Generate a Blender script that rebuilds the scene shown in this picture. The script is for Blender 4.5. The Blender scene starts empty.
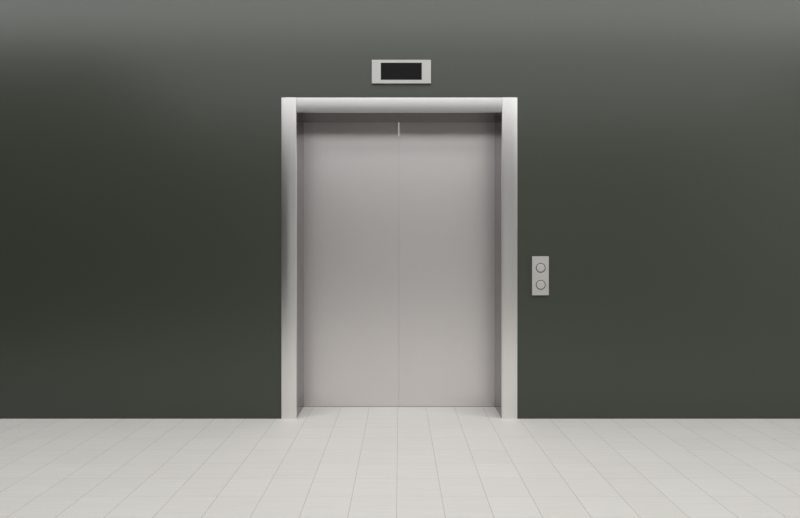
import bpy, bmesh, math
from mathutils import Vector

scene = bpy.context.scene
COL = scene.collection

# ------------------------------------------------------------------ measures
F = 555.6            # focal length in pixels (25 mm on a 36 mm sensor, 800 px)
VX, VY = 399.5, 254.5
CAM_Z = 1.0967
FRONT = -0.006       # front plane of the frame
D0 = 3.704           # camera to the front plane
CAM_Y = FRONT - D0
REC = 0.280          # front plane to the doors
DOOR_Y = FRONT + REC


def X(px, y=FRONT):
    return (px - VX) * (y - CAM_Y) / F


def Z(py, y=FRONT):
    return CAM_Z + (VY - py) * (y - CAM_Y) / F


# ------------------------------------------------------------------ node help
def new_mat(name):
    m = bpy.data.materials.new(name)
    m.use_nodes = True
    nt = m.node_tree
    b = nt.nodes['Principled BSDF']
    return m, nt, b


def math_node(nt, op, a, b=None, c=None, clamp=False):
    n = nt.nodes.new('ShaderNodeMath')
    n.operation = op
    n.use_clamp = clamp
    for i, v in enumerate((a, b, c)):
        if v is None:
            continue
        if isinstance(v, (int, float)):
            n.inputs[i].default_value = v
        else:
            nt.links.new(v, n.inputs[i])
    return n.outputs[0]


def mix_color(nt, fac, a, b):
    n = nt.nodes.new('ShaderNodeMix')
    n.data_type = 'RGBA'
    for sock, v in ((n.inputs[0], fac), (n.inputs[6], a), (n.inputs[7], b)):
        if isinstance(v, (int, float)):
            sock.default_value = v
        elif isinstance(v, tuple):
            sock.default_value = (*v, 1)
        else:
            nt.links.new(v, sock)
    return n.outputs[2]


def noise(nt, scale, vscale, detail=3, rough=0.5):
    tc = nt.nodes.new('ShaderNodeTexCoord')
    mp = nt.nodes.new('ShaderNodeMapping')
    mp.inputs['Scale'].default_value = vscale
    nt.links.new(tc.outputs['Object'], mp.inputs['Vector'])
    n = nt.nodes.new('ShaderNodeTexNoise')
    n.inputs['Scale'].default_value = scale
    n.inputs['Detail'].default_value = detail
    n.inputs['Roughness'].default_value = rough
    nt.links.new(mp.outputs[0], n.inputs['Vector'])
    return n.outputs['Fac']


def metal(name, color, rough, grain=(1, 1, 1), amount=0.02, metallic=1.0):
    m, nt, b = new_mat(name)
    f = noise(nt, 60, grain, 2)
    lo = tuple(c * (1 - amount) for c in color)
    hi = tuple(min(1, c * (1 + amount)) for c in color)
    nt.links.new(mix_color(nt, f, lo, hi), b.inputs['Base Color'])
    b.inputs['Metallic'].default_value = metallic
    r = math_node(nt, 'MULTIPLY_ADD', f, 0.02, rough - 0.01)
    nt.links.new(r, b.inputs['Roughness'])
    return m


def plain(name, color, rough=0.5, metallic=0.0, spec=0.5):
    m, nt, b = new_mat(name)
    f = noise(nt, 25, (1, 1, 1), 2)
    nt.links.new(mix_color(nt, f, tuple(c * 0.985 for c in color),
                           tuple(min(1, c * 1.015) for c in color)), b.inputs['Base Color'])
    b.inputs['Roughness'].default_value = rough
    b.inputs['Metallic'].default_value = metallic
    b.inputs['Specular IOR Level'].default_value = spec
    return m


# ------------------------------------------------------------------ materials
M = {}
M['frame'] = metal('frame_steel', (0.90, 0.888, 0.88), 0.28, (3, 3, 0.05), 0.008)
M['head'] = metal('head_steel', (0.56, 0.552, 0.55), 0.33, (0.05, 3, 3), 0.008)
M['reveal'] = metal('reveal_steel', (0.165, 0.155, 0.16), 0.13, (3, 3, 0.05))  # the darkness it would reflect is put into the base colour
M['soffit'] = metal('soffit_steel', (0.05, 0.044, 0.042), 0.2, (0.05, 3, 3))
M['door'] = metal('door_steel', (0.84, 0.808, 0.808), 0.37, (3, 3, 0.05), 0.008)
M['plate'] = metal('plate_steel', (0.51, 0.505, 0.488), 0.6, (0.2, 3, 3), 0.03, 0.1)
M['button'] = metal('button_steel', (0.53, 0.525, 0.507), 0.6, (0.2, 3, 3), 0.03, 0.1)
M['dark'] = plain('dark_gap', (0.03, 0.027, 0.026), 0.6)
M['sill'] = plain('sill_metal', (0.12, 0.115, 0.11), 0.5)
M['ring'] = plain('button_groove', (0.05, 0.035, 0.03), 0.5)
M['screen'] = plain('dark_screen', (0.006, 0.006, 0.006), 0.5, 0.0, 0.12)
M['wall'] = plain('green_wall_paint', (0.0465, 0.0525, 0.0405), 0.30, 0.0, 0.62)
M['shell'] = plain('back_wall_paint', (0.88, 0.875, 0.865), 0.8)
M['shell_light'] = plain('side_wall_paint', (0.85, 0.85, 0.83), 0.8)
M['ceiling'] = plain('grey_ceiling_paint', (0.2, 0.2, 0.2), 0.9)
M['car'] = plain('car_lining', (0.45, 0.44, 0.43), 0.6)
M['housing'] = plain('lamp_housing', (0.7, 0.7, 0.7), 0.5)


def floor_material():
    m, nt, b = new_mat('floor_tiles')
    tc = nt.nodes.new('ShaderNodeTexCoord')
    sp = nt.nodes.new('ShaderNodeSeparateXYZ')
    nt.links.new(tc.outputs['Object'], sp.inputs[0])
    W, L = 0.2033, 0.2003
    ox, oy = -0.0122, 0.013
    J = 0.0009        # half joint

    def cell(sock, off, size):
        t = math_node(nt, 'DIVIDE', math_node(nt, 'SUBTRACT', sock, off), size)
        fl = math_node(nt, 'FLOOR', t)
        fr = math_node(nt, 'SUBTRACT', t, fl)
        d = math_node(nt, 'MULTIPLY', math_node(nt, 'MINIMUM', fr, math_node(nt, 'SUBTRACT', 1.0, fr)), size)
        return fl, d
    fx, dx = cell(sp.outputs[0], ox, W)
    fy, dy = cell(sp.outputs[1], oy, L)
    jx = math_node(nt, 'LESS_THAN', dx, J)
    jy = math_node(nt, 'LESS_THAN', dy, J * 0.45)
    joint = math_node(nt, 'MAXIMUM', jx, jy)
    cmb = nt.nodes.new('ShaderNodeCombineXYZ')
    nt.links.new(fx, cmb.inputs[0])
    nt.links.new(fy, cmb.inputs[1])
    wn = nt.nodes.new('ShaderNodeTexWhiteNoise')
    wn.noise_dimensions = '3D'
    nt.links.new(cmb.outputs[0], wn.inputs['Vector'])
    # streaks run across, shifted from tile to tile
    va = nt.nodes.new('ShaderNodeVectorMath')
    va.operation = 'MULTIPLY_ADD'
    nt.links.new(wn.outputs['Color'], va.inputs[0])
    va.inputs[1].default_value = (3, 3, 3)
    nt.links.new(tc.outputs['Object'], va.inputs[2])
    mp = nt.nodes.new('ShaderNodeMapping')
    mp.inputs['Scale'].default_value = (1.2, 22, 1)
    nt.links.new(va.outputs[0], mp.inputs['Vector'])
    ns = nt.nodes.new('ShaderNodeTexNoise')
    ns.inputs['Scale'].default_value = 3
    ns.inputs['Detail'].default_value = 4
    ns.inputs['Roughness'].default_value = 0.6
    nt.links.new(mp.outputs[0], ns.inputs['Vector'])
    st = math_node(nt, 'MULTIPLY_ADD', math_node(nt, 'SUBTRACT', ns.outputs['Fac'], 0.5), 1.6, 0.5, True)
    tv = math_node(nt, 'MULTIPLY_ADD', math_node(nt, 'SUBTRACT', wn.outputs['Value'], 0.5), 0.35, st, True)
    c = mix_color(nt, tv, (0.728, 0.708, 0.675), (0.793, 0.775, 0.742))
    c = mix_color(nt, joint, c, (0.36, 0.345, 0.325))
    nt.links.new(c, b.inputs['Base Color'])
    b.inputs['Roughness'].default_value = 0.55
    b.inputs['Specular IOR Level'].default_value = 0.4
    return m


M['floor'] = floor_material()


def lamp_material(name, color, strength):
    m = bpy.data.materials.new(name)
    m.use_nodes = True
    nt = m.node_tree
    nt.nodes.clear()
    e = nt.nodes.new('ShaderNodeEmission')
    e.inputs[0].default_value = (*color, 1)
    e.inputs[1].default_value = strength
    o = nt.nodes.new('ShaderNodeOutputMaterial')
    nt.links.new(e.outputs[0], o.inputs[0])
    return m


# ------------------------------------------------------------------ mesh help
def box(bm, x0, x1, y0, y1, z0, z1):
    vs = [bm.verts.new((x, y, z)) for x in (x0, x1) for y in (y0, y1) for z in (z0, z1)]
    for f in ((0, 1, 3, 2), (4, 6, 7, 5), (0, 4, 5, 1), (2, 3, 7, 6), (0, 2, 6, 4), (1, 5, 7, 3)):
        bm.faces.new([vs[i] for i in f])


def link(name, bm, mat, parent=None, loc=(0, 0, 0), smooth=False, bevel=0.0, seg=2):
    bmesh.ops.recalc_face_normals(bm, faces=bm.faces)
    me = bpy.data.meshes.new(name)
    bm.to_mesh(me)
    bm.free()
    me.materials.append(mat)
    if smooth:
        for p in me.polygons:
            p.use_smooth = True
    o = bpy.data.objects.new(name, me)
    COL.objects.link(o)
    if parent:
        o.parent = parent
        o.location = Vector(loc) - total(parent)
    else:
        o.location = loc
    if bevel:
        mod = o.modifiers.new('bevel', 'BEVEL')
        mod.width = bevel
        mod.segments = seg
        mod.limit_method = 'ANGLE'
        mod.angle_limit = math.radians(40)
        mod.harden_normals = False
    return o


def total(o):
    v = Vector((0, 0, 0))
    while o:
        v += o.location
        o = o.parent
    return v


def boxobj(name, b, mat, parent=None, bevel=0.0):
    bm = bmesh.new()
    x0, x1, y0, y1, z0, z1 = b
    c = ((x0 + x1) / 2, (y0 + y1) / 2, z0)
    box(bm, x0 - c[0], x1 - c[0], y0 - c[1], y1 - c[1], 0, z1 - z0)
    return link(name, bm, mat, parent, c, bevel=bevel)


def thing(name, label, cat, loc):
    o = bpy.data.objects.new(name, None)
    o.empty_display_size = 0.1
    COL.objects.link(o)
    o.location = loc
    o['label'] = label
    o['category'] = cat
    return o


def structure(o):
    o['kind'] = 'structure'
    return o


def profile_bar(name, a0, a1, l0, l1, yb, yf, bulge, axis, mat, parent, edge=0.0022):
    """A bar whose front face is very slightly domed across its width.
    a0..a1 is the width (x for a post, z for a head), l0..l1 the length."""
    pts = [(a0, yb), (a0, yf + edge)]
    n = 4
    for i in range(1, n + 1):              # rounded arris
        t = math.pi / 2 * i / n
        pts.append((a0 + edge * (1 - math.cos(t)), yf + edge * (1 - math.sin(t))))
    w0, w1 = a0 + edge, a1 - edge
    N = 16
    for i in range(1, N):
        s = i / N
        pts.append((w0 + (w1 - w0) * s, yf - bulge * (1 - (2 * s - 1) ** 2)))
    for i in range(n, 0, -1):
        t = math.pi / 2 * i / n
        pts.append((a1 - edge * (1 - math.cos(t)), yf + edge * (1 - math.sin(t))))
    pts += [(a1, yf + edge), (a1, yb)]
    bm = bmesh.new()
    ca = (a0 + a1) / 2
    cl = (l0 + l1) / 2
    if axis == 'z':
        org = Vector((ca, yf, l0))
        mk = lambda a, y, l: (a - org.x, y - org.y, l - org.z)
    else:
        org = Vector((cl, yf, a0))
        mk = lambda a, y, l: (l - org.x, y - org.y, a - org.z)
    r0 = [bm.verts.new(mk(a, y, l0)) for a, y in pts]
    r1 = [bm.verts.new(mk(a, y, l1)) for a, y in pts]
    k = len(pts)
    for i in range(k):
        f = bm.faces.new((r0[i], r0[(i + 1) % k], r1[(i + 1) % k], r1[i]))
        f.smooth = True
    bm.faces.new(r0)
    bm.faces.new(r1)
    o = link(name, bm, mat, parent, org)
    for p in o.data.polygons:
        p.use_smooth = len(p.vertices) == 4
    bpyedges = o.modifiers.new('edges', 'EDGE_SPLIT')
    bpyedges.split_angle = math.radians(50)
    return o


# ------------------------------------------------------------------ the room
RX0, RX1 = -5.8, 4.9
RY = -8.0
CEIL = 3.30
JL0, JL1 = X(281.3), X(296.2)      # left jamb
JR0, JR1 = X(502.1), X(517.4)      # right jamb
HB, HT = Z(111.9), Z(97.5)         # head
WT = 0.30

bm = bmesh.new()
g = 0.004
box(bm, RX0, JL0 + 0.01, 0, WT, 0, CEIL)
box(bm, JR1 - 0.01, RX1, 0, WT, 0, CEIL)
box(bm, JL0 + 0.01, JR1 - 0.01, 0, WT, HT - 0.01, CEIL)
structure(link('wall_back', bm, M['wall']))
bm = bmesh.new()
box(bm, RX0, RX1, RY, 2.4, -0.1, 0)
structure(link('floor', bm, M['floor']))
bm = bmesh.new()
box(bm, RX0, RX1, RY, WT, CEIL, CEIL + 0.1)
structure(link('ceiling', bm, M['ceiling']))
bm = bmesh.new()
box(bm, RX0 - 0.1, RX0, RY, WT, 0, CEIL)
structure(link('wall_left', bm, M['wall']))
bm = bmesh.new()
box(bm, RX1, RX1 + 0.1, RY, WT, 0, CEIL)
structure(link('wall_right', bm, M['shell_light']))
bm = bmesh.new()
box(bm, -2.6, RX1, RY - 0.1, RY, 0, CEIL)
structure(link('wall_front', bm, M['shell']))
bm = bmesh.new()
box(bm, RX0, -2.6, RY - 0.1, RY, 0, CEIL)  # unseen dark section, added to darken the reflection in the left jamb
structure(link('wall_front', bm, M['wall']))

# ------------------------------------------------------------------ elevator
el = thing('elevator_entrance',
           'large closed two-panel brushed steel elevator doorway with wide metal frame in the green wall',
           'elevator', (0, DOOR_Y, 0))
BUL = 0.0045
profile_bar('jamb', JL0, JL1, 0, HT, 0.02, FRONT, BUL, 'z', M['frame'], el)
profile_bar('jamb', JR0, JR1, 0, HT, 0.02, FRONT, BUL, 'z', M['frame'], el)
profile_bar('head_rail', HB, HT, JL1 + 0.0012, JR0 - 0.0012, 0.02, FRONT, 0.0024, 'x', M['head'], el)
# return panels running back to the doors
RB = DOOR_Y + 0.012
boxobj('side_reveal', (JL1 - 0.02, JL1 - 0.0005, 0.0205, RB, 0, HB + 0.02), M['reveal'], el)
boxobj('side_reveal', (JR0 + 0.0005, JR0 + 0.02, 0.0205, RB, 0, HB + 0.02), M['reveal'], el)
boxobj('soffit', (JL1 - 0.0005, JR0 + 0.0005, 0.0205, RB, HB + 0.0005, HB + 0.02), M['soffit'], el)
# doors
SX = X(398.9, DOOR_Y)
GAP = 0.0009
DB = Z(406.5, DOOR_Y + 0.014)
DT = HB + 0.05
for s, x0, x1 in ((-1, JL1 - 0.05, SX - GAP / 2), (1, SX + GAP / 2, JR0 + 0.05)):
    boxobj('door_panel', (x0, x1, DOOR_Y + 0.014, DOOR_Y + 0.044, DB, DT), M['door'], el, 0.0004)
boxobj('door_sill', (JL1 - 0.0, JR0 + 0.0, DOOR_Y + 0.016, DOOR_Y + 0.06, 0.0, 0.002), M['sill'], el)

# the car behind the doors
bm = bmesh.new()
cy0, cy1 = DOOR_Y + 0.10, 2.35
cz = 2.36
box(bm, -0.85, -0.80, cy0, cy1, 0, cz)
box(bm, 0.80, 0.85, cy0, cy1, 0, cz)
box(bm, -0.80, 0.80, cy1 - 0.05, cy1, 0, cz)
box(bm, -0.85, 0.85, cy0, cy1, cz, cz + 0.05)
link('car_lining', bm, M['car'], el)
boxobj('car_light', (-0.3, 0.3, 1.60, 2.12, cz - 0.02, cz), lamp_material('car_lamp', (1, 0.97, 0.93), 3.4), el)
# shaft walls closing the gap between doorway and car
bm = bmesh.new()
box(bm, -0.95, -0.90, WT + 0.01, 2.4, 0, 2.5)
box(bm, 0.90, 0.95, WT + 0.01, 2.4, 0, 2.5)
box(bm, -0.95, 0.95, WT + 0.01, 2.4, 2.5, 2.55)
structure(link('wall_shaft', bm, M['dark']))

# ------------------------------------------------------------------ indicator above the frame
IY = -0.018
ind = thing('floor_indicator',
            'small wide steel floor indicator with black screen above the elevator doorway',
            'indicator', (X(401.5, IY), 0, Z(83.2, IY)))
x0, x1, z0, z1 = X(371.8, IY), X(431.0, IY), Z(83.2, IY), Z(59.7, IY)
sx0, sx1, sz0, sz1 = X(380.8, IY), X(421.8, IY), Z(79.8, IY), Z(62.7, IY)
bm = bmesh.new()
outer = [(x0, z0), (x1, z0), (x1, z1), (x0, z1)]
inner = [(sx0, sz0), (sx1, sz0), (sx1, sz1), (sx0, sz1)]
cx, czb = (x0 + x1) / 2, z0
rings = []
for pts, y in ((outer, 0.0), (outer, IY), (inner, IY), (inner, -0.004)):
    rings.append([bm.verts.new((a - cx, y, b - czb)) for a, b in pts])
for k in range(3):
    for i in range(4):
        j = (i + 1) % 4
        bm.faces.new((rings[k][i], rings[k][j], rings[k + 1][j], rings[k + 1][i]))
for i in range(4):
    j = (i + 1) % 4
    bm.faces.new((rings[0][i], rings[0][j], rings[3][j], rings[3][i]))
link('bezel', bm, M['plate'], ind, (cx, 0, czb), bevel=0.0016, seg=3)
boxobj('screen', (sx0 + 0.0005, sx1 - 0.0005, -0.012, -0.002, sz0 + 0.0005, sz1 - 0.0005), M['screen'], ind)

# ------------------------------------------------------------------ call panel
PY = -0.014
x0, x1, z0, z1 = X(532.3, PY), X(548.9, PY), Z(295.3, PY), Z(256.3, PY)
cp = thing('call_panel', 'narrow upright steel call plate with two round buttons on the green wall',
           'button panel', ((x0 + x1) / 2, 0, z0))
# plate with two round holes, cut out in mesh code
plate = boxobj('faceplate', (x0, x1, PY, 0.0, z0, z1), M['plate'], cp, 0.0012)
R = 4.85 * (PY - CAM_Y) / F
for py in (267.9, 284.9):
    bx, bz = X(540.7, PY), Z(py, PY)

    def lathe(prof, n=48):
        bm = bmesh.new()
        rings = []
        for r, y in prof:
            if r < 1e-6:
                rings.append([bm.verts.new((0, y, 0))])
            else:
                rings.append([bm.verts.new((r * math.cos(2 * math.pi * i / n), y, r * math.sin(2 * math.pi * i / n)))
                              for i in range(n)])
        for a, b in zip(rings, rings[1:]):
            for i in range(n):
                j = (i + 1) % n
                if len(a) == 1:
                    bm.faces.new((a[0], b[i], b[j]))
                elif len(b) == 1:
                    bm.faces.new((a[i], a[j], b[0]))
                else:
                    bm.faces.new((a[i], a[j], b[j], b[i]))
        return bm
    btn = link('button', lathe([(0, -0.0032), (R * 0.72, -0.0032), (R * 0.82, -0.0028), (R * 0.85, -0.0016),
                                (R * 0.86, 0.001), (0, 0.001)]),
               M['button'], cp, (bx, PY, bz), smooth=True)
    link('button_groove', lathe([(R * 0.86, -0.0003), (R, -0.0003), (R, 0.001), (R * 0.86, 0.001), (R * 0.86, -0.0003)]),
         M['ring'], btn, (bx, PY, bz))['label'] = 'dark groove round the button'


# ------------------------------------------------------------------ lights
def ceiling_lamp(name, label, x, y, sx, sy, power, color=(1, 1, 1)):
    t = thing(name, label, 'ceiling light', (x, y, CEIL))
    bm = bmesh.new()
    e = 0.03
    box(bm, -sx / 2 - e, sx / 2 + e, -sy / 2 - e, sy / 2 + e, -0.02, 0)
    link('housing', bm, M['housing'], t, (x, y, CEIL))
    l = bpy.data.lights.new('lamp', 'AREA')
    l.shape = 'RECTANGLE'
    l.size, l.size_y = sx, sy
    l.energy = power
    l.color = color
    o = bpy.data.objects.new('lamp', l)
    COL.objects.link(o)
    o.parent = t
    o.location = (0, 0, -0.025)
    return t


ceiling_lamp('ceiling_light', 'long bright ceiling light strip near the green wall', -0.45, -1.2, 10.5, 1.3, 122)
ceiling_lamp('ceiling_light', 'large luminous ceiling panel over the middle of the lobby', 0.8, -3.6, 8.0, 2.4, 70)

w = bpy.data.worlds.new('world')
scene.world = w
w.use_nodes = True
w.node_tree.nodes['Background'].inputs[0].default_value = (0.5, 0.5, 0.5, 1)
w.node_tree.nodes['Background'].inputs[1].default_value = 0.2

# ------------------------------------------------------------------ camera
cam = bpy.data.cameras.new('camera')
cam.sensor_fit = 'HORIZONTAL'
cam.sensor_width = 36.0
cam.lens = F * 36.0 / 800.0
cam.shift_x = 0.5 / 800
cam.shift_y = -4.5 / 800
co = bpy.data.objects.new('camera', cam)
COL.objects.link(co)
co.location = (0, CAM_Y, CAM_Z)
co.rotation_euler = (math.pi / 2, 0, 0)
scene.camera = co

vs = scene.view_settings
vs.view_transform = 'Standard'
vs.look = 'None'
vs.exposure = 0.0
vs.gamma = 1.0
vs.use_curve_mapping = False
